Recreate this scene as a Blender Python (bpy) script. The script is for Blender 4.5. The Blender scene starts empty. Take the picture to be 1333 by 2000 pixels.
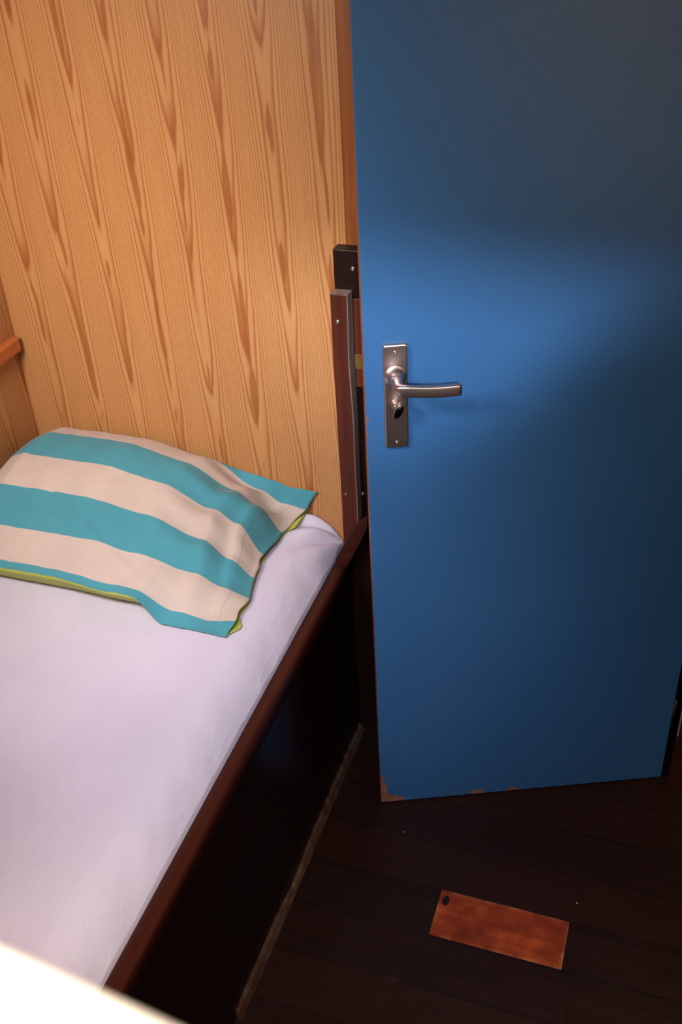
import bpy, bmesh, math, random
from mathutils import Vector, Matrix, noise
random.seed(4)
S = bpy.context.scene
COL = S.collection

# ------------------------------------------------------------------ camera
cam_data = bpy.data.cameras.new('camera')
cam = bpy.data.objects.new('camera', cam_data)
COL.objects.link(cam)
RT = Vector((0.9468, 0.3180, -0.0484)); UP = Vector((-0.1436, 0.5526, 0.8210)); FW = Vector((-0.2878, 0.7704, -0.5689))
m = Matrix((RT, UP, -FW)).transposed().to_4x4()
m.translation = Vector((0.565, -1.5843, 1.74))
cam.matrix_world = m
cam_data.sensor_fit = 'VERTICAL'
cam_data.sensor_height = 36.0
cam_data.sensor_width = 24.0
cam_data.lens = 2036.36 / 2000 * 36
cam_data.clip_start = 0.02
cam_data.dof.use_dof = True
cam_data.dof.focus_distance = 1.78
cam_data.dof.aperture_fstop = 5.0
S.camera = cam

# ------------------------------------------------------------------ view and light
S.view_settings.view_transform = 'Standard'
S.view_settings.look = 'None'
S.view_settings.gamma = 1
S.view_settings.use_curve_mapping = False
S.view_settings.exposure = 0.0

w = bpy.data.worlds.new('world'); S.world = w; w.use_nodes = True
w.node_tree.nodes['Background'].inputs[0].default_value = (0.55, 0.7, 1.0, 1)
w.node_tree.nodes['Background'].inputs[1].default_value = 0.02


def aim(o, target):
    d = Vector(target) - o.location
    o.rotation_euler = d.to_track_quat('-Z', 'Y').to_euler()


def area(name, loc, target, sx, sy, power, color, spread=math.pi):
    d = bpy.data.lights.new(name, 'AREA'); d.shape = 'RECTANGLE'
    d.size = sx; d.size_y = sy; d.energy = power; d.color = color; d.spread = spread
    o = bpy.data.objects.new(name, d); COL.objects.link(o); o.location = loc; aim(o, target)
    return o


def spot(name, loc, target, angle, blend, power, color, radius=0.03):
    d = bpy.data.lights.new(name, 'SPOT'); d.spot_size = math.radians(angle); d.spot_blend = blend
    d.energy = power; d.color = color; d.shadow_soft_size = radius
    o = bpy.data.objects.new(name, d); COL.objects.link(o); o.location = loc; aim(o, target)
    return o


# soft warm-white fill added over the berth for wall, bed and pillow
area('berth_fill', (-0.36, -1.12, 1.66), (-0.38, -0.06, 0.97), 0.30, 0.20, 4.5, (1.0, 0.91, 0.82), math.radians(92))
# cool fill added overhead to brighten the open part of the berth
area('bed_cool_fill', (0.15, -1.35, 2.05), (-0.15, -0.38, 0.56), 0.12, 0.12, 1.45, (0.80, 0.86, 1.0), math.radians(54))
# spot standing in for daylight on the door leaf, shaped by the added partition
spot('door_daylight_spot', (1.0, -2.60, 2.15), (0.24, -0.16, 1.20), 18, 1.0, 275, (0.80, 0.89, 1.0), 0.042)
spot('lower_door_fill', (0.97, -2.62, 2.12), (-0.02, -0.27, 0.50), 26, 1.0, 60, (0.80, 0.88, 1.0), 0.09)  # weaker, wider spot added to lift the lower door
# unseen fill added at the right wall to give the door paint a dull sheen
area('side_wall_fill', (0.72, -1.15, 2.2), (1.15, -1.0, 1.15), 0.2, 0.2, 9.5, (1.0, 0.88, 0.76), math.radians(70))
# warm spot added overhead to burn the near shelf out to white
spot('shelf_glare_spot', (0.25, -1.62, 2.0), (0.25, -1.56, 1.44), 62, 0.6, 70, (1.0, 0.86, 0.70), 0.02)


# ------------------------------------------------------------------ helpers
def lin(r, g, b):
    def f(c):
        c /= 255.0
        return c / 12.92 if c <= 0.04045 else ((c + 0.055) / 1.055) ** 2.4
    return (f(r), f(g), f(b), 1)


class NG:
    """small node-graph helper"""
    def __init__(s, name):
        s.mat = bpy.data.materials.new(name); s.mat.use_nodes = True
        s.t = s.mat.node_tree; s.n = s.t.nodes; s.bsdf = s.n['Principled BSDF']

    def node(s, typ, **kw):
        n = s.n.new(typ)
        for k, v in kw.items(): setattr(n, k, v)
        return n

    def put(s, sock, v):
        if hasattr(v, 'is_output') or isinstance(v, bpy.types.NodeSocket): s.t.links.new(v, sock)
        else: sock.default_value = v

    def m(s, op, a, b=None, c=None, clamp=False):
        n = s.node('ShaderNodeMath', operation=op); n.use_clamp = clamp
        s.put(n.inputs[0], a)
        if b is not None: s.put(n.inputs[1], b)
        if c is not None: s.put(n.inputs[2], c)
        return n.outputs[0]

    def coords(s, kind='Object'):
        return s.node('ShaderNodeTexCoord').outputs[kind]

    def sep(s, v):
        n = s.node('ShaderNodeSeparateXYZ'); s.put(n.inputs[0], v); return n.outputs

    def comb(s, x, y, z):
        n = s.node('ShaderNodeCombineXYZ')
        for i, v in enumerate((x, y, z)): s.put(n.inputs[i], v)
        return n.outputs[0]

    def mapping(s, v, scale=(1, 1, 1), loc=(0, 0, 0), rot=(0, 0, 0)):
        n = s.node('ShaderNodeMapping'); s.put(n.inputs[0], v)
        n.inputs['Location'].default_value = loc; n.inputs['Rotation'].default_value = rot; n.inputs['Scale'].default_value = scale
        return n.outputs[0]

    def noise(s, v, scale, detail=3, rough=0.5, dist=0.0):
        n = s.node('ShaderNodeTexNoise'); s.put(n.inputs['Vector'], v)
        n.inputs['Scale'].default_value = scale; n.inputs['Detail'].default_value = detail
        n.inputs['Roughness'].default_value = rough; n.inputs['Distortion'].default_value = dist
        return n.outputs[0]

    def ramp(s, f, stops, interp='LINEAR'):
        n = s.node('ShaderNodeValToRGB'); s.put(n.inputs[0], f)
        cr = n.color_ramp; cr.interpolation = interp
        while len(cr.elements) < len(stops): cr.elements.new(0.5)
        for e, (p, c) in zip(cr.elements, stops):
            e.position = p; e.color = c if len(c) == 4 else (*c, 1)
        return n.outputs[0]

    def mix(s, f, a, b, mode='MIX'):
        n = s.node('ShaderNodeMix', data_type='RGBA', blend_type=mode)
        s.put(n.inputs[0], f); s.put(n.inputs[6], a); s.put(n.inputs[7], b)
        return n.outputs[2]

    def bump(s, h, strength=0.2, dist=0.002):
        n = s.node('ShaderNodeBump'); n.inputs['Strength'].default_value = strength; n.inputs['Distance'].default_value = dist
        s.put(n.inputs['Height'], h); s.t.links.new(n.outputs[0], s.bsdf.inputs['Normal'])

    def done(s, color, rough=0.5, metal=0.0, spec=0.5):
        s.put(s.bsdf.inputs['Base Color'], color); s.put(s.bsdf.inputs['Roughness'], rough)
        s.put(s.bsdf.inputs['Metallic'], metal); s.put(s.bsdf.inputs['Specular IOR Level'], spec)
        return s.mat


def pine_material(name, axis, col_w=0.0875, shift=0.0385, tone=1.0):
    """flat-sawn pine veneer: a row of flame figures with fine straight grain between them"""
    g = NG(name); o = g.sep(g.coords())
    a = o[axis]; z = o[2]
    a = g.m('ADD', g.m('ADD', a, shift), g.m('MULTIPLY', z, 0.022))
    lown = g.noise(g.comb(g.m('MULTIPLY', a, 3.0), 0.0, g.m('MULTIPLY', z, 2.2)), 1.0, 2)
    a = g.m('ADD', a, g.m('MULTIPLY', g.m('SUBTRACT', lown, 0.5), 0.016))
    q = g.m('DIVIDE', a, col_w)
    k = g.m('FLOOR', q)
    u = g.m('MULTIPLY', g.m('SUBTRACT', g.m('SUBTRACT', q, k), 0.5), col_w)
    wn = g.node('ShaderNodeTexWhiteNoise', noise_dimensions='1D'); g.put(wn.inputs['W'], k)
    r1 = wn.outputs['Value']
    nz = g.noise(g.comb(g.m('MULTIPLY', u, 20.0), g.m('MULTIPLY', k, 7.3), g.m('MULTIPLY', z, 2.4)), 1.0, 2, 0.45)
    fine = g.noise(g.comb(g.m('MULTIPLY', a, 260.0), 3.0, g.m('MULTIPLY', z, 7.0)), 1.0, 3, 0.6)
    u2 = g.m('MULTIPLY', u, u)
    ph = g.m('MULTIPLY', u2, 3500.0)
    ph = g.m('SUBTRACT', ph, g.m('MULTIPLY', z, 4.0))
    ph = g.m('ADD', ph, g.m('MULTIPLY', nz, 3.4))
    ph = g.m('ADD', ph, g.m('MULTIPLY', r1, 9.0))
    ph = g.m('ADD', ph, g.m('MULTIPLY', fine, 0.22))
    fr = g.m('FRACT', ph)
    line = g.ramp(fr, [(0.0, (0.85, 0.85, 0.85)), (0.08, (0.25, 0.25, 0.25)), (0.22, (0, 0, 0)), (0.62, (0.12, 0.12, 0.12)), (0.90, (0.9, 0.9, 0.9)), (1.0, (1, 1, 1))])
    soft = g.noise(g.comb(g.m('MULTIPLY', a, 9.0), 5.0, g.m('MULTIPLY', z, 1.2)), 1.0, 3)
    light = g.mix(soft, lin(202 * tone, 150 * tone, 98 * tone), lin(190 * tone, 134 * tone, 82 * tone))
    dark = g.mix(soft, lin(160 * tone, 94 * tone, 46 * tone), lin(148 * tone, 80 * tone, 38 * tone))
    # broad orange flames only near the heart of each figure
    heart = g.m('SUBTRACT', 1.0, g.m('DIVIDE', g.m('ABSOLUTE', u), col_w * 0.5), clamp=True)
    amt = g.m('MULTIPLY', line, g.m('ADD', 0.60, g.m('MULTIPLY', heart, 0.34)))
    c = g.mix(amt, light, dark)
    # short resin-dark lenses lying in the heart of the figures
    ln = g.noise(g.comb(g.m('MULTIPLY', u, 40.0), g.m('MULTIPLY_ADD', k, 3.7, 11.0), g.m('MULTIPLY', z, 7.0)), 1.0, 2, 0.5)
    near = g.m('SUBTRACT', 1.0, g.m('DIVIDE', g.m('ABSOLUTE', u), 0.0095), clamp=True)
    lens = g.ramp(g.m('ADD', ln, g.m('MULTIPLY', near, 0.22)), [(0.70, (0, 0, 0)), (0.76, (0.8, 0.8, 0.8))])
    c = g.mix(g.m('MULTIPLY', lens, g.m('GREATER_THAN', near, 0.01)), c, dark)
    streak = g.ramp(fine, [(0.35, (0.93, 0.93, 0.93)), (0.65, (1.04, 1.04, 1.04))])
    c = g.mix(1.0, c, streak, 'MULTIPLY')
    g.bump(line, 0.05, 0.0005)
    return g.done(c, 0.42, 0, 0.4)


def wood_material(name, dark, light, axis=2, rough=0.44, scale=1.0, spec=0.25, dust=None, coat=0.0):
    g = NG(name); o = g.coords()
    sc = [70 * scale] * 3; sc[axis] = 3.0 * scale
    n = g.noise(g.mapping(o, tuple(sc)), 1.0, 4, 0.6, 0.3)
    sc2 = [9 * scale] * 3; sc2[axis] = 1.2 * scale
    n2 = g.noise(g.mapping(o, tuple(sc2)), 1.0, 3)
    f = g.m('MULTIPLY_ADD', n2, 0.5, g.m('MULTIPLY', n, 0.5))
    c = g.ramp(f, [(0.32, dark), (0.68, light)])
    if dust:
        dn = g.noise(o, 35, 4, 0.65)
        c = g.mix(g.ramp(dn, [(0.42, (0, 0, 0)), (0.66, (0.9, 0.9, 0.9))]), c, dust)
    g.bump(n, 0.12, 0.0008)
    g.bsdf.inputs['Coat Weight'].default_value = coat
    return g.done(c, rough, 0, spec)


def plain(name, col, rough=0.5, metal=0.0, vary=0.06, scale=60, spec=0.5):
    g = NG(name)
    n = g.noise(g.coords(), scale, 3)
    k = g.ramp(n, [(0.3, (1 - vary,) * 3), (0.7, (1 + vary,) * 3)])
    return g.done(g.mix(1.0, col, k, 'MULTIPLY'), rough, metal, spec)


def floor_material():
    g = NG('dark_plank_floor'); o = g.sep(g.coords())
    x, y = o[0], o[1]
    row_h = 0.1015
    q = g.m('DIVIDE', g.m('ADD', y, 0.3835), row_h)
    k = g.m('FLOOR', q); fy = g.m('SUBTRACT', q, k)
    wn = g.node('ShaderNodeTexWhiteNoise', noise_dimensions='1D'); g.put(wn.inputs['W'], k)
    qx = g.m('ADD', g.m('DIVIDE', x, 1.15), g.m('MULTIPLY', wn.outputs['Value'], 7.0))
    kx = g.m('FLOOR', qx); fx = g.m('SUBTRACT', qx, kx)
    wn2 = g.node('ShaderNodeTexWhiteNoise', noise_dimensions='2D'); g.put(wn2.inputs['Vector'], g.comb(k, kx, 0.0))
    tone = wn2.outputs['Value']
    gr = g.noise(g.comb(g.m('MULTIPLY', x, 4.0), g.m('MULTIPLY', y, 80.0), tone), 1.0, 4, 0.6)
    c = g.ramp(gr, [(0.3, lin(24, 12, 9)), (0.7, lin(37, 18, 13))])
    c = g.mix(g.ramp(tone, [(0.55, (0, 0, 0)), (0.9, (0.35, 0.35, 0.35))]), c, lin(46, 20, 11))
    ey = g.m('MINIMUM', fy, g.m('SUBTRACT', 1.0, fy))
    seam = g.m('LESS_THAN', ey, 0.010)
    seamx = g.m('LESS_THAN', fx, 0.0012)
    wear = g.noise(g.comb(x, y, 0.0), 9.0, 4, 0.7)
    sm = g.m('MAXIMUM', seam, seamx)
    c = g.mix(sm, c, g.mix(g.ramp(wear, [(0.58, (0, 0, 0)), (0.74, (1, 1, 1))]), lin(12, 7, 7), lin(72, 54, 44)))
    # dusty specks
    v = g.node('ShaderNodeTexVoronoi', feature='F1'); g.put(v.inputs['Vector'], g.comb(x, y, 0.0)); v.inputs['Scale'].default_value = 17
    wn3 = g.sep(v.outputs['Color'])
    sp = g.m('MULTIPLY', g.m('LESS_THAN', v.outputs['Distance'], 0.030), g.m('GREATER_THAN', wn3[0], 0.66))
    c = g.mix(g.m('MULTIPLY', sp, 0.75), c, lin(190, 170, 155))
    g.bump(g.m('SUBTRACT', g.m('MULTIPLY', gr, 0.25), sm), 0.15, 0.001)
    return g.done(c, g.m('MULTIPLY_ADD', wear, 0.25, 0.28), 0, 0.22)


def door_material():
    """blue gloss paint, chipped down to the wood along the bottom and the latch edge"""
    g = NG('blue_door_paint'); o = g.sep(g.coords())
    u, y, z = o[0], o[1], o[2]
    v3 = g.comb(u, y, z)
    broad = g.noise(v3, 5.0, 3)
    brush = g.noise(g.comb(g.m('MULTIPLY', u, 120.0), 0.0, g.m('MULTIPLY', z, 5.0)), 1.0, 3)
    c = g.mix(broad, lin(50, 98, 152), lin(58, 106, 156))
    nn = g.m('MULTIPLY', g.m('SUBTRACT', g.noise(v3, 85.0, 3, 0.6), 0.5), 0.022)

    def chip(cu, cz, ru, rz):
        du = g.m('DIVIDE', g.m('ADD', g.m('SUBTRACT', u, cu), nn), ru)
        dz = g.m('DIVIDE', g.m('ADD', g.m('SUBTRACT', z, cz), nn), rz)
        return g.m('LESS_THAN', g.m('ADD', g.m('MULTIPLY', du, du), g.m('MULTIPLY', dz, dz)), 1.0)
    f = None
    for a in ((0.004, 0.020, 0.013, 0.040), (0.018, 0.008, 0.034, 0.009), (0.0, 0.066, 0.007, 0.015), (0.203, 0.006, 0.018, 0.007), (0.275, 0.005, 0.012, 0.006),
              (0.0, 0.90, 0.0012, 0.02),):
        q = chip(*a)
        f = q if f is None else g.m('MAXIMUM', f, q)
    wood = g.ramp(g.noise(v3, 60.0, 3), [(0.3, lin(118, 74, 56)), (0.7, lin(160, 112, 92))])
    # the latch edge itself is bare varnished wood
    geo = g.node('ShaderNodeTexCoord').outputs['Normal']
    nx = g.sep(geo)[0]
    edge = g.m('LESS_THAN', nx, -0.6)
    c = g.mix(f, c, wood)
    c = g.mix(edge, c, lin(126, 62, 36))
    g.bump(g.m('SUBTRACT', g.m('MULTIPLY', brush, 0.12), f), 0.25, 0.0012)
    return g.done(c, 0.40, 0, 0.45)


def stripe_material():
    g = NG('striped_pillowcase')
    uv = g.sep(g.node('ShaderNodeUVMap', uv_map='stripes').outputs[0])
    teal = lin(72, 142, 158); white = lin(192, 174, 165); green = lin(168, 176, 74)
    v = uv[1]
    stops = [(0.0, green), (0.30, white), (0.36, green), (0.5, teal)]
    # top of the case: v runs 0.5 (front seam) to 1.0 (back seam); below 0.5 is the underside
    edges = [(0.026, white), (0.102, teal), (0.186, white), (0.264, teal), (0.342, white), (0.418, teal)]
    for e, c in edges: stops.append((0.5 + e, c))
    stops.append((0.985, teal))
    c = g.ramp(v, stops, 'CONSTANT')
    weave = g.noise(g.comb(g.m('MULTIPLY', uv[0], 240.0), g.m('MULTIPLY', v, 900.0), 0.0), 1.0, 2, 0.7)
    slub = g.noise(g.comb(g.m('MULTIPLY', uv[0], 18.0), g.m('MULTIPLY', v, 260.0), 0.0), 1.0, 3, 0.6)
    k = g.m('MULTIPLY_ADD', weave, 0.16, g.m('MULTIPLY_ADD', slub, 0.14, 0.85))
    c = g.mix(1.0, c, g.ramp(k, [(0.9, (0.9, 0.9, 0.9)), (1.1, (1.1, 1.1, 1.1))]), 'MULTIPLY')
    fade = g.noise(g.coords(), 7.0, 4, 0.6)
    c = g.mix(1.0, c, g.ramp(fade, [(0.3, (0.90, 0.90, 0.89)), (0.7, (1.07, 1.06, 1.05))]), 'MULTIPLY')
    # stitched hem line near the open end
    d = g.m('ABSOLUTE', g.m('SUBTRACT', uv[0], 0.945))
    st = g.m('LESS_THAN', d, 0.0025)
    c = g.mix(g.m('MULTIPLY', st, 0.18), c, (0.10, 0.14, 0.15, 1))
    wr = g.noise(g.mapping(g.coords(), (14, 34, 20), rot=(0, 0, 0.5)), 1.0, 4, 0.6, 0.6)
    g.bump(g.m('MULTIPLY_ADD', wr, 7.0, g.m('SUBTRACT', weave, g.m('MULTIPLY', st, 1.5))), 0.22, 0.0012)
    g.bsdf.inputs['Sheen Weight'].default_value = 0.15
    return g.done(c, 0.85, 0, 0.2)


def sheet_material():
    g = NG('pale_pink_sheet'); o = g.coords()
    o2 = g.mapping(o, (160, 14, 14), rot=(0, 0, 0.12))
    n = g.noise(o2, 1.0, 4, 0.65, 0.4)
    b = g.noise(o, 6.0, 3)
    c = g.ramp(b, [(0.3, lin(208, 198, 218)), (0.7, lin(216, 206, 224))])
    q = g.noise(g.mapping(o, (26, 5, 5), rot=(0, 0, 0.35)), 1.0, 2, 0.5, 0.8)
    cr = g.m('POWER', g.m('SUBTRACT', 1.0, g.m('MULTIPLY', g.m('ABSOLUTE', g.m('SUBTRACT', q, 0.5)), 2.0), clamp=True), 22.0)
    g.bump(g.m('MULTIPLY_ADD', cr, 0.45, n), 0.32, 0.002)
    return g.done(c, 0.9, 0, 0.2)


M = {}
M['pine'] = pine_material('pine_veneer', 0)
M['pine_side'] = pine_material('pine_veneer_side', 1, shift=0.03, tone=0.97)
M['floor'] = floor_material()
M['door'] = door_material()
M['stripes'] = stripe_material()
M['sheet'] = sheet_material()
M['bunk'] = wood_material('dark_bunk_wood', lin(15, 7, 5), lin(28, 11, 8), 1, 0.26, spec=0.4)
M['rail'] = wood_material('mahogany_rail', lin(48, 18, 12), lin(70, 28, 18), 1, 0.34)
M['skirt'] = wood_material('dusty_skirting', lin(34, 18, 12), lin(78, 46, 30), 1, 0.6, dust=lin(92, 72, 58))
M['post'] = wood_material('dark_post_wood', lin(22, 10, 7), lin(40, 18, 12), 2, 0.42)
M['facing'] = wood_material('mahogany_facing', lin(66, 25, 14), lin(100, 45, 29), 2, 0.42)
M['strike_wood'] = wood_material('mahogany_block', lin(76, 30, 18), lin(104, 48, 32), 2, 0.45)
M['dust_lit_wood'] = wood_material('dusty_lit_edge', lin(122, 98, 86), lin(172, 146, 132), 2, 0.7)  # dusty grey, lightened in colour to stand in for light on the facing's side
M['hinge_post'] = wood_material('hinge_post_wood', lin(44, 18, 12), lin(70, 30, 20), 2, 0.4)
M['batten'] = wood_material('pine_batten', lin(168, 88, 44), lin(196, 116, 66), 1, 0.4)
M['edge_strip'] = wood_material('dark_edge_strip', lin(124, 66, 30), lin(176, 106, 54), 2, 0.42)
M['patch'] = None
M['brass'] = plain('aged_brass', lin(150, 118, 62), 0.42, 0.75, 0.15, 120)
M['screw'] = plain('steel_screw', lin(176, 168, 160), 0.35, 0.9, 0.1, 200)
M['hinge_metal'] = plain('dull_hinge_metal', lin(92, 78, 68), 0.6, 0.6, 0.1, 120)
M['steel'] = plain('satin_nickel', lin(190, 172, 164), 0.36, 1.0, 0.04, 40)
M['dark_hole'] = plain('screw_recess', lin(22, 16, 14), 0.6)
M['black_slot'] = plain('turn_face', lin(40, 32, 30), 0.30, 1.0)
M['white'] = plain('white_laminate', lin(238, 230, 222), 0.5, 0, 0.01, 8)
M['ceiling'] = plain('ceiling_paint', lin(226, 210, 190), 0.8)
M['rear'] = plain('rear_wall_paint', lin(196, 160, 120), 0.7)
M['dark'] = plain('dark_corridor', lin(30, 20, 16), 0.8)


def patch_material():
    g = NG('orange_floor_block'); o = g.coords(); p = g.sep(o)
    gr = g.noise(g.mapping(o, (8, 60, 1)), 1.0, 4, 0.6, 0.4)
    bl = g.noise(o, 22, 4, 0.6)
    c = g.ramp(g.m('MULTIPLY_ADD', gr, 0.4, g.m('MULTIPLY', bl, 0.6)), [(0.30, lin(84, 28, 12)), (0.52, lin(132, 50, 19)), (0.75, lin(178, 84, 36))])
    # scuffed pale rim
    ex = g.m('SUBTRACT', 0.121, g.m('ABSOLUTE', p[0])); ey = g.m('SUBTRACT', 0.0495, g.m('ABSOLUTE', p[1]))
    e = g.m('MINIMUM', ex, ey)
    rim = g.m('MULTIPLY', g.ramp(e, [(0.0, (1, 1, 1)), (0.006, (0, 0, 0))]), g.ramp(bl, [(0.42, (0, 0, 0)), (0.68, (0.6, 0.6, 0.6))]))
    c = g.mix(rim, c, lin(190, 130, 88))
    dx = g.m('DIVIDE', g.m('ADD', p[0], 0.108), 0.0065); dy = g.m('DIVIDE', g.m('SUBTRACT', p[1], 0.028), 0.011)
    kn = g.m('LESS_THAN', g.m('ADD', g.m('ADD', g.m('MULTIPLY', dx, dx), g.m('MULTIPLY', dy, dy)), g.m('MULTIPLY', bl, 0.5)), 1.2)
    c = g.mix(kn, c, lin(14, 8, 7))
    v = g.node('ShaderNodeTexVoronoi', feature='F1'); g.put(v.inputs['Vector'], o); v.inputs['Scale'].default_value = 24
    sp = g.m('MULTIPLY', g.m('LESS_THAN', v.outputs['Distance'], 0.035), g.m('GREATER_THAN', g.sep(v.outputs['Color'])[0], 0.7))
    c = g.mix(g.m('MULTIPLY', sp, 0.8), c, lin(220, 190, 165))
    return g.done(c, 0.45, 0, 0.35)


M['patch'] = patch_material()


def link(name, bm, mat, parent=None, smooth=False, loc=None):
    me = bpy.data.meshes.new(name)
    bmesh.ops.recalc_face_normals(bm, faces=bm.faces)
    bm.to_mesh(me); bm.free()
    if smooth:
        for p in me.polygons: p.use_smooth = True
    o = bpy.data.objects.new(name, me); COL.objects.link(o)
    if mat: me.materials.append(mat)
    if parent: o.parent = parent
    if loc: o.location = loc
    return o


def box(bm, x0, x1, y0, y1, z0, z1):
    vs = [bm.verts.new((x, y, z)) for x in (x0, x1) for y in (y0, y1) for z in (z0, z1)]
    for f in ((0, 1, 3, 2), (4, 6, 7, 5), (0, 4, 5, 1), (2, 3, 7, 6), (0, 2, 6, 4), (1, 5, 7, 3)):
        bm.faces.new([vs[i] for i in f])
    return bm


def boxobj(name, mat, x0, x1, y0, y1, z0, z1, parent=None, bevel=0.0, seg=2):
    """box whose origin sits at the middle of its base"""
    cx, cy = (x0 + x1) / 2, (y0 + y1) / 2
    bm = bmesh.new(); box(bm, x0 - cx, x1 - cx, y0 - cy, y1 - cy, 0, z1 - z0)
    o = link(name, bm, mat, parent, loc=(cx, cy, z0))
    if bevel:
        b = o.modifiers.new('bevel', 'BEVEL'); b.width = bevel; b.segments = seg; b.limit_method = 'ANGLE'
    if parent: o.location = Vector((cx, cy, z0)) - base_of(parent)
    return o


def base_of(p):
    v = Vector(p.location)
    while p.parent:
        p = p.parent; v += Vector(p.location)
    return v


def structure(o):
    o['kind'] = 'structure'; return o


def tag(o, label, cat):
    o['label'] = label; o['category'] = cat; return o


def screw_head(parent, loc, normal, r=0.0032, mat=None, name='screw', slot=True):
    """countersunk cross-head screw, domed, with a recessed cross"""
    bm = bmesh.new()
    rings = [(r, 0.0), (r * 0.98, r * 0.22), (r * 0.7, r * 0.42), (r * 0.30, r * 0.46), (r * 0.22, r * 0.12)]
    n = 16; prev = None
    for rr, h in rings:
        cur = [bm.verts.new((rr * math.cos(2 * math.pi * i / n), rr * math.sin(2 * math.pi * i / n), h)) for i in range(n)]
        if prev:
            for i in range(n): bm.faces.new((prev[i], prev[(i + 1) % n], cur[(i + 1) % n], cur[i]))
        prev = cur
    bm.faces.new(prev)
    o = link(name, bm, mat or M['screw'], parent, True)
    o.rotation_euler = Vector(normal).to_track_quat('Z', 'Y').to_euler()
    o.location = loc
    return o


# ------------------------------------------------------------------ room shell
XL, XR, YB, YR, ZC = -0.698, 1.15, 0.0, -2.75, 2.40
structure(boxobj('floor', M['floor'], XL - 0.1, XR + 0.1, YR - 0.1, 1.2, -0.06, 0.0))
# the floor texture uses object space, so put its origin at the world origin
fl = bpy.data.objects['floor']
off = Vector(fl.location)
fl.data.transform(Matrix.Translation(off)); fl.location = (0, 0, 0)


def world_origin(o):
    v = Vector(o.location); o.data.transform(Matrix.Translation(v)); o.location = (0, 0, 0); return o


bm = bmesh.new()
box(bm, XL - 0.05, 0.010, 0.0, 0.045, 0.0, ZC)
structure(link('wall_back', bm, M['pine']))
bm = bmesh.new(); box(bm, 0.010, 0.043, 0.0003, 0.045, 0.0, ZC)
structure(link('trim_6', bm, M['edge_strip']))  # darker wood-grained strip along the panel's right edge
bm = bmesh.new(); box(bm, 0.70, XR + 0.05, 0.035, 0.08, 0.0, ZC)
structure(link('wall_back_right', bm, M['hinge_post']))
bm = bmesh.new(); box(bm, 0.043, 0.70, 0.035, 0.08, 2.0, ZC)
structure(link('wall_back_lintel', bm, M['hinge_post']))
bm = bmesh.new(); box(bm, XL - 0.05, XL, YR, 0.0, 0.0, ZC)
structure(link('wall_left', bm, M['pine_side']))
bm = bmesh.new(); box(bm, XR, XR + 0.05, YR, 0.035, 0.80, ZC)
structure(link('wall_right', bm, M['ceiling']))
bm = bmesh.new(); box(bm, XR - 0.008, XR + 0.05, YR, 0.035, 0.0, 0.80)
structure(link('wall_right_dark_band', bm, M['post']))  # unseen dark lower band, added to cut light bounced onto the door
bm = bmesh.new(); box(bm, XL - 0.1, XR + 0.1, YR - 0.1, 1.2, ZC, ZC + 0.05)
structure(link('ceiling', bm, M['ceiling']))
bm = bmesh.new(); box(bm, XL - 0.05, XR + 0.05, YR - 0.05, YR, 0.0, ZC)
structure(link('wall_rear', bm, M['rear']))
bm = bmesh.new(); box(bm, XL, XR, 1.0, 1.05, 0.0, ZC)
structure(link('wall_corridor', bm, M['dark']))

# unseen partition added behind the camera; its opening shapes the light on the door
bm = bmesh.new()
box(bm, XL, -0.42, -1.80, -1.76, 0.0, ZC); box(bm, 0.95, XR, -1.80, -1.76, 0.0, ZC); box(bm, -0.42, 0.95, -1.80, -1.76, 1.821, ZC)
structure(link('shade_partition', bm, M['rear']))
# unseen wedge added to cast the dark band on the door
bm = bmesh.new(); pf = [(0.728, 1.690), (0.775, 1.732), (0.815, 1.776), (0.860, 1.797), (1.10, 1.797), (1.10, 1.560), (0.880, 1.600), (0.795, 1.615), (0.745, 1.640)]
fa = [bm.verts.new((x, -1.79, z)) for x, z in pf]; fb = [bm.verts.new((x, -1.77, z)) for x, z in pf]
bm.faces.new(fa); bm.faces.new(fb)
for i in range(len(pf)):
    k = (i + 1) % len(pf); bm.faces.new((fa[i], fa[k], fb[k], fb[i]))
structure(link('shade_wedge', bm, M['rear']))

# narrow dark joint strip in the corner between the two pine walls
structure(boxobj('trim_1', M['edge_strip'], XL, XL + 0.0016, -0.0016, 0.0, 0.45, ZC))

# ------------------------------------------------------------------ door frame, latch side
post = structure(boxobj('trim_2', M['post'], -0.005, 0.043, -0.026, 0.0, 0.0, 1.119, bevel=0.0015))
screw_head(post, (0.0292 - 0.019, -0.013, 1.088), (0, -1, 0), 0.0038)
screw_head(post, (0.0292 - 0.019, -0.013, 0.640), (0, -1, 0), 0.0038)


def wavy_board(name, mat, x0, x1, y0, y1, z0, z1, parent, amp=0.0015, side_mat=None, seed=0):
    """board with a slightly bowed, hand-planed right edge; the right side may carry its own material"""
    bm = bmesh.new(); N = 30; rows = []
    for i in range(N + 1):
        z = z0 + (z1 - z0) * i / N
        d = amp * noise.noise(Vector((seed, 3.1, z * 7))) * 2
        rows.append([bm.verts.new(p) for p in ((x0 + 0.001 * noise.noise(Vector((seed + 5, 0, z * 5))), y0, z), (x1 + d - 0.0015, y0, z), (x1 + d, y0 + 0.0015, z), (x1 + d * 0.4, y1, z), (x0, y1, z))])
    for a, b in zip(rows, rows[1:]):
        for j in range(5):
            k = (j + 1) % 5
            f = bm.faces.new((a[j], a[k], b[k], b[j]))
            if j in (1, 2) and side_mat: f.material_index = 1
    f = bm.faces.new(rows[-1])
    if side_mat: f.material_index = 1
    bm.faces.new(rows[0])
    bp = base_of(parent)
    for v in bm.verts: v.co -= bp
    o = link(name, bm, mat, parent)
    if side_mat: o.data.materials.append(side_mat)
    return o


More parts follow.
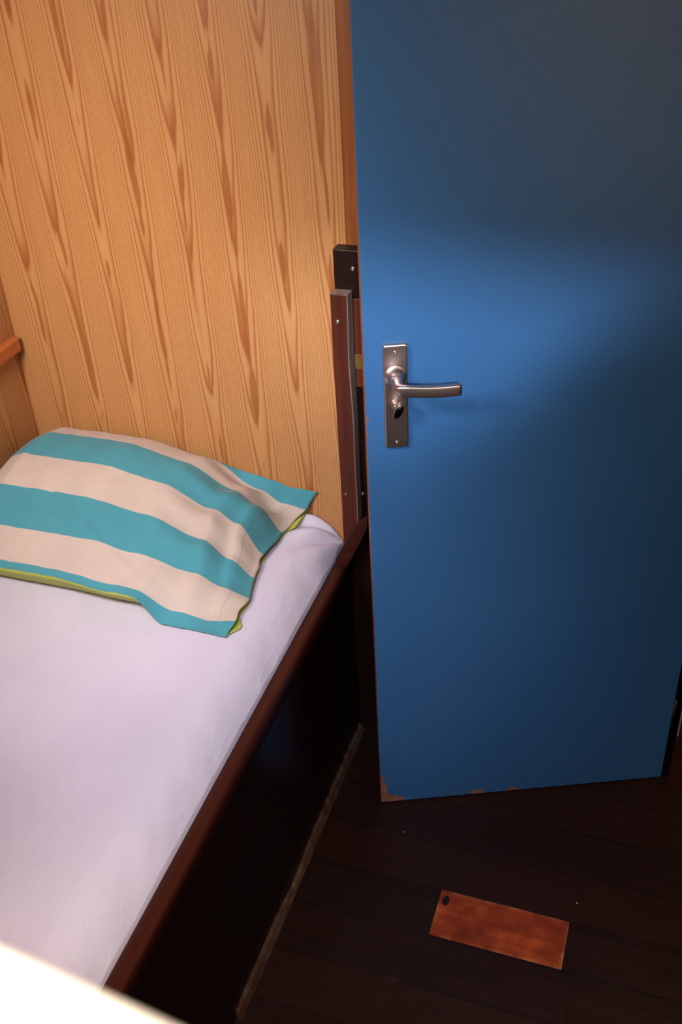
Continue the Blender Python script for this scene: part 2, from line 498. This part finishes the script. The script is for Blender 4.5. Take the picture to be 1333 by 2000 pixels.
facing = wavy_board('facing_board', M['facing'], -0.0045, 0.0255, -0.052, -0.0265, 0.532, 1.0500, post, 0.0016, M['dust_lit_wood'], 2)
screw_head(facing, Vector((0.0068, -0.0520, 1.0028)) - base_of(post), (0, -1, 0), 0.0036)
screw_head(facing, Vector((0.0044, -0.0520, 0.6517)) - base_of(post), (0, -1, 0), 0.0030, M['brass'])
blk = boxobj('strike_block', M['strike_wood'], 0.0285, 0.0475, -0.034, -0.0265, 0.872, 1.038, post, 0.001)
boxobj('strike_plate', M['brass'], 0.0275 + 0.001, 0.0480, -0.0352, -0.0342, 0.9080, 0.9360, blk, 0.0003)

# ------------------------------------------------------------------ door frame, hinge side
hp = structure(boxobj('trim_3', M['hinge_post'], 0.665, 0.74, -0.012, 0.035, 0.0, 2.0, bevel=0.002))
boxobj('worn_lit_edge', M['dust_lit_wood'], 0.6655, 0.6685, -0.0135, -0.0118, 0.155, 0.235, hp)

# ------------------------------------------------------------------ batten on the left wall
bm = bmesh.new()
prof = [(-0.998, 0), (-0.0, 0)]
bt = structure(boxobj('trim_4', M['batten'], XL, XL + 0.022, -1.2, -0.012, 0.855, 0.887, bevel=0.006, seg=4))

# ------------------------------------------------------------------ bunk
bunk = bpy.data.objects.new('bunk_bed', None); COL.objects.link(bunk)
bunk.location = (-0.35, -1.0, 0)
tag(bunk, 'built-in dark wood bunk with reddish rail beside the blue door', 'bunk bed')
BL = -2.2


def rel(o, parent):
    o.parent = parent; o.location = -base_of(parent); return o


# front boards
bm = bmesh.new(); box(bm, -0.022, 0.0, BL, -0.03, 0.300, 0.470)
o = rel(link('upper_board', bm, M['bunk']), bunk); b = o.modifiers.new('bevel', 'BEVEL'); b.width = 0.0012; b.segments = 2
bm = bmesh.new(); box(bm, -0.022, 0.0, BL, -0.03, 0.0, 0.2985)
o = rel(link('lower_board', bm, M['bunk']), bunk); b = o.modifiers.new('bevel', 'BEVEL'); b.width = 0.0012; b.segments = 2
# rounded rail cap
bm = bmesh.new(); prof = []
x0, x1, zb, zt = -0.027, 0.003, 0.455, 0.492
for i in range(13):
    a = math.pi * i / 12
    c = math.cos(a); s_ = math.sin(a)
    prof.append(((x0 + x1) / 2 + (x1 - x0) / 2 * math.copysign(abs(c) ** 0.55, c), zt - 0.012 + 0.012 * s_ ** 0.7))
prof = [(x1, zb)] + prof + [(x0, zb)]
ys = [BL + (-0.030 - BL) * i / 40 for i in range(41)]
rows = [[bm.verts.new((x + 0.0008 * noise.noise(Vector((y * 9, x * 30, 0))), y, z + 0.0006 * noise.noise(Vector((y * 7, 5, 0))))) for x, z in prof] for y in ys]
for a, b in zip(rows, rows[1:]):
    for j in range(len(prof)):
        k = (j + 1) % len(prof)
        bm.faces.new((a[j], a[k], b[k], b[j]))
bm.faces.new(rows[0]); bm.faces.new(rows[-1])
rel(link('rail_cap', bm, M['rail'], None, True), bunk)
# raked end piece where the rail runs up against the door frame
bm = bmesh.new(); pf = [(-0.0202, 0.5012), (0.0070, 0.5600), (0.0281, 0.5960), (0.0500, 0.6170), (0.0500, 0.5950), (0.0400, 0.5680), (0.0198, 0.5229), (0.0010, 0.4825), (-0.0100, 0.4825)]
fa = [bm.verts.new((x, -0.0665, z)) for x, z in pf]; fb = [bm.verts.new((x, -0.0535, z)) for x, z in pf]
bm.faces.new(fa); bm.faces.new(fb)
for i in range(len(pf)):
    k = (i + 1) % len(pf); bm.faces.new((fa[i], fa[k], fb[k], fb[i]))
o = rel(link('rail_end', bm, M['rail']), bunk); b = o.modifiers.new('bevel', 'BEVEL'); b.width = 0.002; b.segments = 3
# worn skirting: tapering, irregular lower lath
bm = bmesh.new(); rows = []
for i in range(61):
    t = i / 60; y = -0.735 + (-0.035 + 0.735) * t
    h = 0.030 - 0.006 * abs(noise.noise(Vector((y * 9, 0, 0)))) - 0.012 * math.exp(-((y + 0.45) / 0.06) ** 4) - 0.010 * abs(noise.noise(Vector((y * 31, 2, 0))))
    wd = 0.012
    rows.append([bm.verts.new(p) for p in ((0.0005, y, 0.0), (wd, y, 0.0), (wd, y, 0.004), (0.006, y, h * 0.75), (0.0005, y, h))])
for a, b in zip(rows, rows[1:]):
    for j in range(5):
        k = (j + 1) % 5; bm.faces.new((a[j], a[k], b[k], b[j]))
bm.faces.new(rows[0]); bm.faces.new(rows[-1])
rel(link('skirting', bm, M['skirt']), bunk)
# slatted base under the mattress
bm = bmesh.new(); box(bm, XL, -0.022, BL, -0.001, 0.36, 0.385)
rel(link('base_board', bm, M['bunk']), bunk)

# ------------------------------------------------------------------ mattress under its sheet
ZM = 0.550


def sheet_z(x, y):
    d = (-0.020 - x)
    wave = 0.004 * noise.noise(Vector((y * 6.0, 2.0, 0)))
    r = 0.085
    z = ZM
    if d < r:
        k = 1 - max(d, 0) / r
        z -= 0.052 * k ** 2.3
    z += 0.0022 * noise.noise(Vector((x * 5, y * 4, 1.0)))
    # fanned tucks at the back corner by the door frame
    cd = math.hypot(x + 0.02, y + 0.0)
    ang = math.atan2(-y, -(x + 0.015))
    fal = math.exp(-((cd - 0.06) / 0.05) ** 2) * min(1, cd / 0.03)
    z += 0.0075 * fal * math.sin(ang * 11 + 0.6)
    # tension lines along the rail edge
    e = math.exp(-(d / 0.05) ** 2)
    z += 0.003 * e * noise.noise(Vector((x * 8, y * 22, 4)))
    z += 0.0012 * noise.noise(Vector((x * 40 + y * 22, y * 5, 9)))
    return z + wave * e


bm = bmesh.new(); NX, NY = 110, 260
X0, X1, Y0, Y1 = XL + 0.002, -0.0235, -1.42, -0.002
grid = []
for j in range(NY + 1):
    y = Y1 + (Y0 - Y1) * j / NY
    row = []
    for i in range(NX + 1):
        t = i / NX; t = 1 - (1 - t) ** 1.3
        x = X0 + (X1 - X0) * t
        row.append(bm.verts.new((x, y, sheet_z(x, y))))
    grid.append(row)
for j in range(NY):
    for i in range(NX):
        bm.faces.new((grid[j][i], grid[j + 1][i], grid[j + 1][i + 1], grid[j][i + 1]))
# sides and underside
loop = grid[0] + [grid[j][NX] for j in range(1, NY + 1)] + grid[NY][-2::-1] + [grid[j][0] for j in range(NY - 1, 0, -1)]
low = [bm.verts.new((v.co.x, v.co.y, 0.387)) for v in loop]
for i in range(len(loop)):
    k = (i + 1) % len(loop); bm.faces.new((loop[i], loop[k], low[k], low[i]))
bm.faces.new(low)
mc = Vector((-0.35, -0.7, 0.387))
for v in bm.verts: v.co -= mc
mt = link('mattress', bm, M['sheet'], None, True); mt.location = mc
tag(mt, 'mattress in a pale pink fitted sheet inside the dark bunk', 'mattress')


# ------------------------------------------------------------------ pillow
def lerp(a, b, t): return a + (b - a) * t


def catmull(pts, n):
    """resample an open control polygon of (y, z) with index-uniform Catmull-Rom"""
    out = []
    P = [pts[0]] + list(pts) + [pts[-1]]
    m_ = len(pts) - 1
    for i in range(n + 1):
        s = i / n * m_; k = min(int(s), m_ - 1); t = s - k
        a, b, c, d = P[k], P[k + 1], P[k + 2], P[k + 3]
        out.append(tuple(0.5 * (2 * b[q] + (c[q] - a[q]) * t + (2 * a[q] - 5 * b[q] + 4 * c[q] - d[q]) * t * t + (3 * b[q] - a[q] - 3 * c[q] + d[q]) * t ** 3) for q in (0, 1)))
    return out


# each station: x offset fraction, top control points front seam -> back seam (y, z above the mattress)
FULL = [(-.385, .030), (-.362, .064), (-.305, .112), (-.225, .152), (-.155, .172), (-.100, .176), (-.052, .163), (-.022, .140), (-.006, .108)]
LEFT = [(-.380, .036), (-.352, .060), (-.300, .090), (-.225, .115), (-.155, .128), (-.100, .132), (-.055, .128), (-.024, .114), (-.006, .095)]
MID = [(-.388, .020), (-.360, .050), (-.300, .096), (-.225, .132), (-.155, .150), (-.100, .152), (-.055, .140), (-.022, .118), (-.006, .094)]
NOSE = [(-.386, .012), (-.350, .036), (-.290, .066), (-.220, .094), (-.155, .112), (-.100, .110), (-.056, .086), (-.022, .066), (-.006, .078)]
PRE = [(-.386, .008), (-.345, .020), (-.285, .036), (-.220, .055), (-.155, .084), (-.098, .080), (-.050, .034), (-.020, .036), (-.006, .068)]
HEM = [(-.388, .007), (-.340, .017), (-.280, .012), (-.220, .015), (-.155, .016), (-.095, .014), (-.045, .012), (-.016, .024), (-.006, .064)]
stations = [(0.0, LEFT), (0.10, FULL), (0.42, FULL), (0.64, MID), (0.83, NOSE), (0.915, PRE), (1.0, HEM)]
NT, NU, NB = 96, 110, 40
# arc-length of the fabric along the full section gives the stripe coordinate
fs = catmull(FULL, NT); arc = [0]
for a, b in zip(fs, fs[1:]): arc.append(arc[-1] + math.hypot(b[0] - a[0], b[1] - a[1]))
tops = [(s, catmull(c, NT)) for s, c in stations]


def section(s):
    for (s0, a), (s1, b) in zip(tops, tops[1:]):
        if s <= s1:
            t = (s - s0) / (s1 - s0); t = t * t * (3 - 2 * t) if s1 != 0.10 else math.sqrt(t)
            return [(lerp(p[0], q[0], t), lerp(p[1], q[1], t)) for p, q in zip(a, b)]
    return tops[-1][1]


bm = bmesh.new(); uvl = bm.loops.layers.uv.new('stripes')
rings = []; uvs = {}
for i in range(NU + 1):
    s = i / NU
    sec = section(s)
    ring = []
    # front seam is lifted on the left, where the green underside shows
    ft = min(1, max(0, (0.80 - s) / 0.10)); ft = ft * ft * (3 - 2 * ft)
    for j in range(NT + 1):
        y, z = sec[j]; tb = j / NT
        xl = lerp(-0.694, -0.628, tb); xr = lerp(-0.106, -0.066, max(0, (tb - 0.75) / 0.25) ** 1.5) - 0.018 * math.exp(-((tb - 0.5) / 0.22) ** 2)
        xr += 0.007 * noise.noise(Vector((y * 15, 4.4, 0))) + 0.004 * noise.noise(Vector((y * 40, 8.4, 0)))
        x = lerp(xl, xr, s)
        fr = max(0, 1 - tb / 0.22)
        z += (0.034 * ft - 0.012 * (1 - ft)) * fr ** 1.2 * (1 if s < 0.95 else (1 - s) / 0.05)
        y += 0.004 * ft * fr
        # creases
        amp = 0.0035 if s > 0.55 else 0.002
        z += amp * noise.noise(Vector((x * 16, y * 9, 2))) + 0.0015 * noise.noise(Vector((x * 40, y * 30, 7)))
        # a long diagonal fold on the front white stripe
        lx = lerp(-0.50, -0.20, min(1, max(0, (tb - 0.34) / -0.26)))
        if tb < 0.38 and 0.3 < s < 0.98:
            z += 0.006 * math.exp(-((x - lx) / 0.022) ** 2) * math.sin(min(1, (0.38 - tb) / 0.3) * math.pi)
        # gathers towards the open end
        g_ = max(0, (s - 0.62) / 0.38)
        z += 0.0045 * math.sin(y * 95 + 1.5 * math.sin(x * 20)) * math.sin(min(1, g_) * math.pi) * (1 if tb > 0.05 else tb / 0.05)
        z = max(z, 0.005 + sheet_z(x, y) - ZM)
        ring.append((bm.verts.new((x, y, ZM + z)), s, 0.5 + arc[j]))
    # underside back to the front seam, always just below the upper layer
    tp = [(v[0].co.y, v[0].co.z - ZM, v[0].co.x) for v in ring]
    f0 = ring[0][0].co.copy(); b0 = ring[NT][0].co.copy()
    poke = max(0, (s - 0.93) / 0.07)
    for j in range(1, NB):
        t = j / NB
        y = lerp(b0.y, f0.y, t)
        jj = min(range(NT + 1), key=lambda q: abs(tp[q][0] - y))
        h = 0.0
        if t < 0.16: h = lerp(b0.z - ZM, 0.0, t / 0.16)
        if t > 0.86: h = (f0.z - ZM) * ((t - 0.86) / 0.14) ** 1.6
        x = tp[jj][2] - 0.002 * poke
        lo = sheet_z(x, y) - ZM + 0.0012
        h = max(lo, min(h, tp[jj][1] - 0.006))
        if t < 0.12: y, h = -0.0025, max(lo, lerp(b0.z - ZM, lo, t / 0.12))
        x += poke * (0.018 * math.exp(-((t - 0.08) / 0.06) ** 2) + 0.012 * math.exp(-((t - 0.91) / 0.05) ** 2))
        ring.append((bm.verts.new((x, y, ZM + h)), s, 0.49 * (1 - t)))
    rings.append(ring)
n = NT + NB
for a, b in zip(rings, rings[1:]):
    for j in range(n):
        k = (j + 1) % n
        f = bm.faces.new((a[j][0], a[k][0], b[k][0], b[j][0]))
        for lp, q, jj in zip(f.loops, (a[j], a[k], b[k], b[j]), (j, k, k, j)):
            v = q[2]
            if j >= NT: v = 0.495 if (jj == NT) else (0.0 if jj == 0 else q[2])
            lp[uvl].uv = (q[1], v)
# closed left end
cl = Vector((0, 0, 0))
for q in rings[0]: cl += q[0].co
cl /= n; cl.x -= 0.0
cv = bm.verts.new((cl.x - 0.002, cl.y, cl.z))
for j in range(n):
    k = (j + 1) % n
    f = bm.faces.new((rings[0][k][0], rings[0][j][0], cv))
    for lp, v in zip(f.loops, (rings[0][k][2], rings[0][j][2], rings[0][j][2])): lp[uvl].uv = (0, v)
pc = Vector((-0.38, -0.2, ZM))
for v in bm.verts: v.co -= pc
pil = link('pillow', bm, M['stripes'], None, True); pil.location = pc
sd = pil.modifiers.new('cloth', 'SOLIDIFY'); sd.thickness = 0.0012; sd.offset = -1
tag(pil, 'plump pillow in a teal and white striped case against the pine wall', 'pillow')

# ------------------------------------------------------------------ blue door
door = bpy.data.objects.new('door_1', None)
DW, DT, DH = 0.5915, 0.032, 1.93
bm = bmesh.new(); box(bm, 0, DW, 0, DT, 0.0, DH)
door = link('door_1', bm, M['door'])
b = door.modifiers.new('bevel', 'BEVEL'); b.width = 0.0015; b.segments = 2
ang = math.atan2(0.3878, 0.9217)
door.location = (0.1062, -0.2193, 0.004)
door.rotation_euler = (0, 0, ang)
structure(door)
# door-local frame: x along the leaf from the latch edge, -y towards the room, z up
DZ = 0.004


def rounded_plate(x0, x1, z0, z1, y0, y1, r, bev):
    bm = bmesh.new(); pts = []
    for cx, cz, a0 in ((x1 - r, z1 - r, 0), (x0 + r, z1 - r, 90), (x0 + r, z0 + r, 180), (x1 - r, z0 + r, 270)):
        for i in range(7):
            a = math.radians(a0 + 90 * i / 6); pts.append((cx + r * math.cos(a), cz + r * math.sin(a)))
    cx, cz = (x0 + x1) / 2, (z0 + z1) / 2
    prev = None
    for d, yy in ((0, y0), (0, y1 + bev), (bev * 0.35, y1 + bev * 0.35), (bev, y1)):
        cur = []
        for x, z in pts:
            sx = (x - cx) * (1 - d / ((x1 - x0) / 2)); sz = (z - cz) * (1 - d / ((z1 - z0) / 2))
            cur.append(bm.verts.new((cx + sx, yy, cz + sz)))
        if prev:
            for i in range(len(pts)):
                k = (i + 1) % len(pts); bm.faces.new((prev[i], prev[k], cur[k], cur[i]))
        else: bm.faces.new(cur)
        prev = cur
    bm.faces.new(prev)
    return bm


PX0, PX1, PZ0, PZ1 = 0.0293, 0.0670, 0.867 - DZ, 1.048 - DZ
plate = link('door_handle', rounded_plate(PX0, PX1, PZ0, PZ1, 0.0, -0.0075, 0.004, 0.0022), M['steel'], door)
pcx = (PX0 + PX1) / 2


def revolve(profile, loc, mat, name, parent, n=32):
    """profile of (radius, depth) swept round the -y axis"""
    bm = bmesh.new(); prev = None
    for r, d in profile:
        cur = [bm.verts.new((r * math.cos(2 * math.pi * i / n), -d, r * math.sin(2 * math.pi * i / n))) for i in range(n)]
        if prev:
            for i in range(n): bm.faces.new((prev[i], prev[(i + 1) % n], cur[(i + 1) % n], cur[i]))
        prev = cur
    bm.faces.new(prev)
    o = link(name, bm, mat, parent, True); o.location = loc
    return o


ZH = 0.995 - DZ
# flared boss blending out of the plate into the lever neck
revolve([(0.0178, 0.0074), (0.0160, 0.0084), (0.0130, 0.0110), (0.0108, 0.0150), (0.0099, 0.0200), (0.0096, 0.0255), (0.0088, 0.0262)], (pcx - 0.001, 0, ZH), M['steel'], 'boss', plate)
# lever: neck coming forward, then a flat blade sweeping to the hinge side with a slight upward curve
bm = bmesh.new(); path = []
for i in range(6):
    path.append((Vector((pcx - 0.001, -0.0268 - 0.021 * i / 5, ZH)), 0.0090 - 0.0006 * i / 5, 0.0090, 0))
pts_lever = []
R0 = 0.012
yA = -0.0480
for i in range(1, 9):
    a = math.pi / 2 * i / 8
    pts_lever.append((Vector((pcx - 0.001 + R0 * (1 - math.cos(a)), yA - R0 * math.sin(a) * 0.8, ZH)), a))
for i in range(1, 19):
    t = i / 18
    pts_lever.append((Vector((pcx - 0.001 + R0 + 0.083 * t, yA - R0 * 0.8 + 0.003 * t, ZH - 0.0022 * math.sin(t * math.pi) - 0.0055 * t)), math.pi / 2))
allp = [(p, 0.0) for p, *_ in path] + pts_lever
rows = []
for idx, (p, a) in enumerate(allp):
    t = idx / (len(allp) - 1)
    tang = Vector((math.sin(a), -math.cos(a), 0))
    side = Vector((math.cos(a), math.sin(a), 0))
    k = min(1, max(0, (t - 0.12) / 0.3)); k = k * k * (3 - 2 * k)
    hw = lerp(0.0090, 0.0048, k); hh = lerp(0.0090, 0.0094, k)
    if t > 0.97: hw *= 0.75; hh *= 0.92
    e = lerp(1.0, 0.42, k)
    row = []
    for q in range(24):
        th = 2 * math.pi * q / 24; c, s_ = math.cos(th), math.sin(th)
        row.append(bm.verts.new(p + side * hw * math.copysign(abs(c) ** e, c) + Vector((0, 0, 1)) * hh * math.copysign(abs(s_) ** e, s_)))
    rows.append(row)
for a, b in zip(rows, rows[1:]):
    for q in range(24):
        k = (q + 1) % 24; bm.faces.new((a[q], a[k], b[k], b[q]))
bm.faces.new(rows[0]); bm.faces.new(rows[-1])
lv = link('lever', bm, M['steel'], plate, True)
# privacy turn: collar and an oval thumb piece
ZT = 0.946 - DZ
revolve([(0.0105, 0.0074), (0.0098, 0.0100), (0.0088, 0.0125), (0.0080, 0.0150), (0.0072, 0.0215), (0.0050, 0.0222)], (pcx + 0.001, 0, ZT), M['steel'], 'turn_collar', plate)
bm = bmesh.new(); prev = None; tilt = math.radians(-28)
for d, sc in ((0.018, 0.72), (0.0215, 0.98), (0.0300, 1.0), (0.0320, 0.93)):
    cur = []
    for i in range(32):
        a = 2 * math.pi * i / 32
        lx = 0.0062 * sc * math.copysign(abs(math.cos(a)) ** 0.7, math.cos(a)); lz = 0.0130 * sc * math.sin(a)
        cur.append(bm.verts.new((lx * math.cos(tilt) - lz * math.sin(tilt), -d, lx * math.sin(tilt) + lz * math.cos(tilt))))
    if prev:
        for i in range(32):
            k = (i + 1) % 32; bm.faces.new((prev[i], prev[k], cur[k], cur[i]))
    prev = cur
bm.faces.new(prev).material_index = 1
tt = link('thumb_turn', bm, M['steel'], plate, True); tt.location = (pcx + 0.001, 0, ZT)
tt.data.materials.append(M['black_slot'])
screw_head(plate, (pcx, -0.0072, 1.036 - DZ), (0, -1, 0), 0.0032, M['steel'])
screw_head(plate, (pcx, -0.0072, 0.8775 - DZ), (0, -1, 0), 0.0032, M['steel'])
# hinges
for hz in (0.19, 1.60):
    bm = bmesh.new()
    bmesh.ops.create_cone(bm, cap_ends=True, segments=16, radius1=0.004, radius2=0.004, depth=0.06)
    o = link('hinge', bm, M['hinge_metal'], door, True); o.location = (DW + 0.0038, 0.006, hz)

# ------------------------------------------------------------------ inlaid orange block in the floor
blkf = boxobj('floor_block', M['patch'], 0.2775, 0.5195, -0.4830, -0.3840, -0.004, 0.0012)
blkf.data.transform(Matrix.Rotation(0.0, 4, 'Z'))
tag(blkf, 'worn orange wooden block let into the dark plank floor', 'floor block')

# ------------------------------------------------------------------ white shelf close to the camera
bm = bmesh.new()
P0 = Vector((0.3828, -1.4352)); dirv = Vector((math.cos(math.radians(-6.6)), math.sin(math.radians(-6.6))))
nrm = Vector((-dirv.y, dirv.x))
rows = []; N = 40
for i in range(N + 1):
    t = lerp(-1.075, 0.135, i / N)
    e = P0 + dirv * t + nrm * (0.0015 - 0.18 * (t - 0.04) ** 2 if t > -0.1 else 0.0015 - 0.18 * 0.0196 - 0.05 * (-0.1 - t))
    row = []
    zt, th, dp = 1.44, 0.022, 0.15
    for k in range(9):
        a = math.pi / 2 - math.pi * k / 8
        q = e + nrm * (0.011 * math.cos(a) - 0.011)
        row.append(bm.verts.new((max(q.x, XL + 0.001), q.y, zt - 0.011 + 0.011 * math.sin(a))))
    q = e - nrm * dp
    row.append(bm.verts.new((max(q.x, XL + 0.001), q.y, zt - th))); row.append(bm.verts.new((max(q.x, XL + 0.001), q.y, zt)))
    rows.append(row)
for a, b in zip(rows, rows[1:]):
    for j in range(11):
        k = (j + 1) % 11; bm.faces.new((a[j], a[k], b[k], b[j]))
bm.faces.new(rows[0]); bm.faces.new(rows[-1])
sc_ = Vector((-0.1, -1.45, 1.418))
for v in bm.verts: v.co -= sc_
sh = link('shelf', bm, M['white'], None, True); sh.location = sc_
tag(sh, 'glaring white shelf edge, blurred, nearest the camera above the bed', 'shelf')
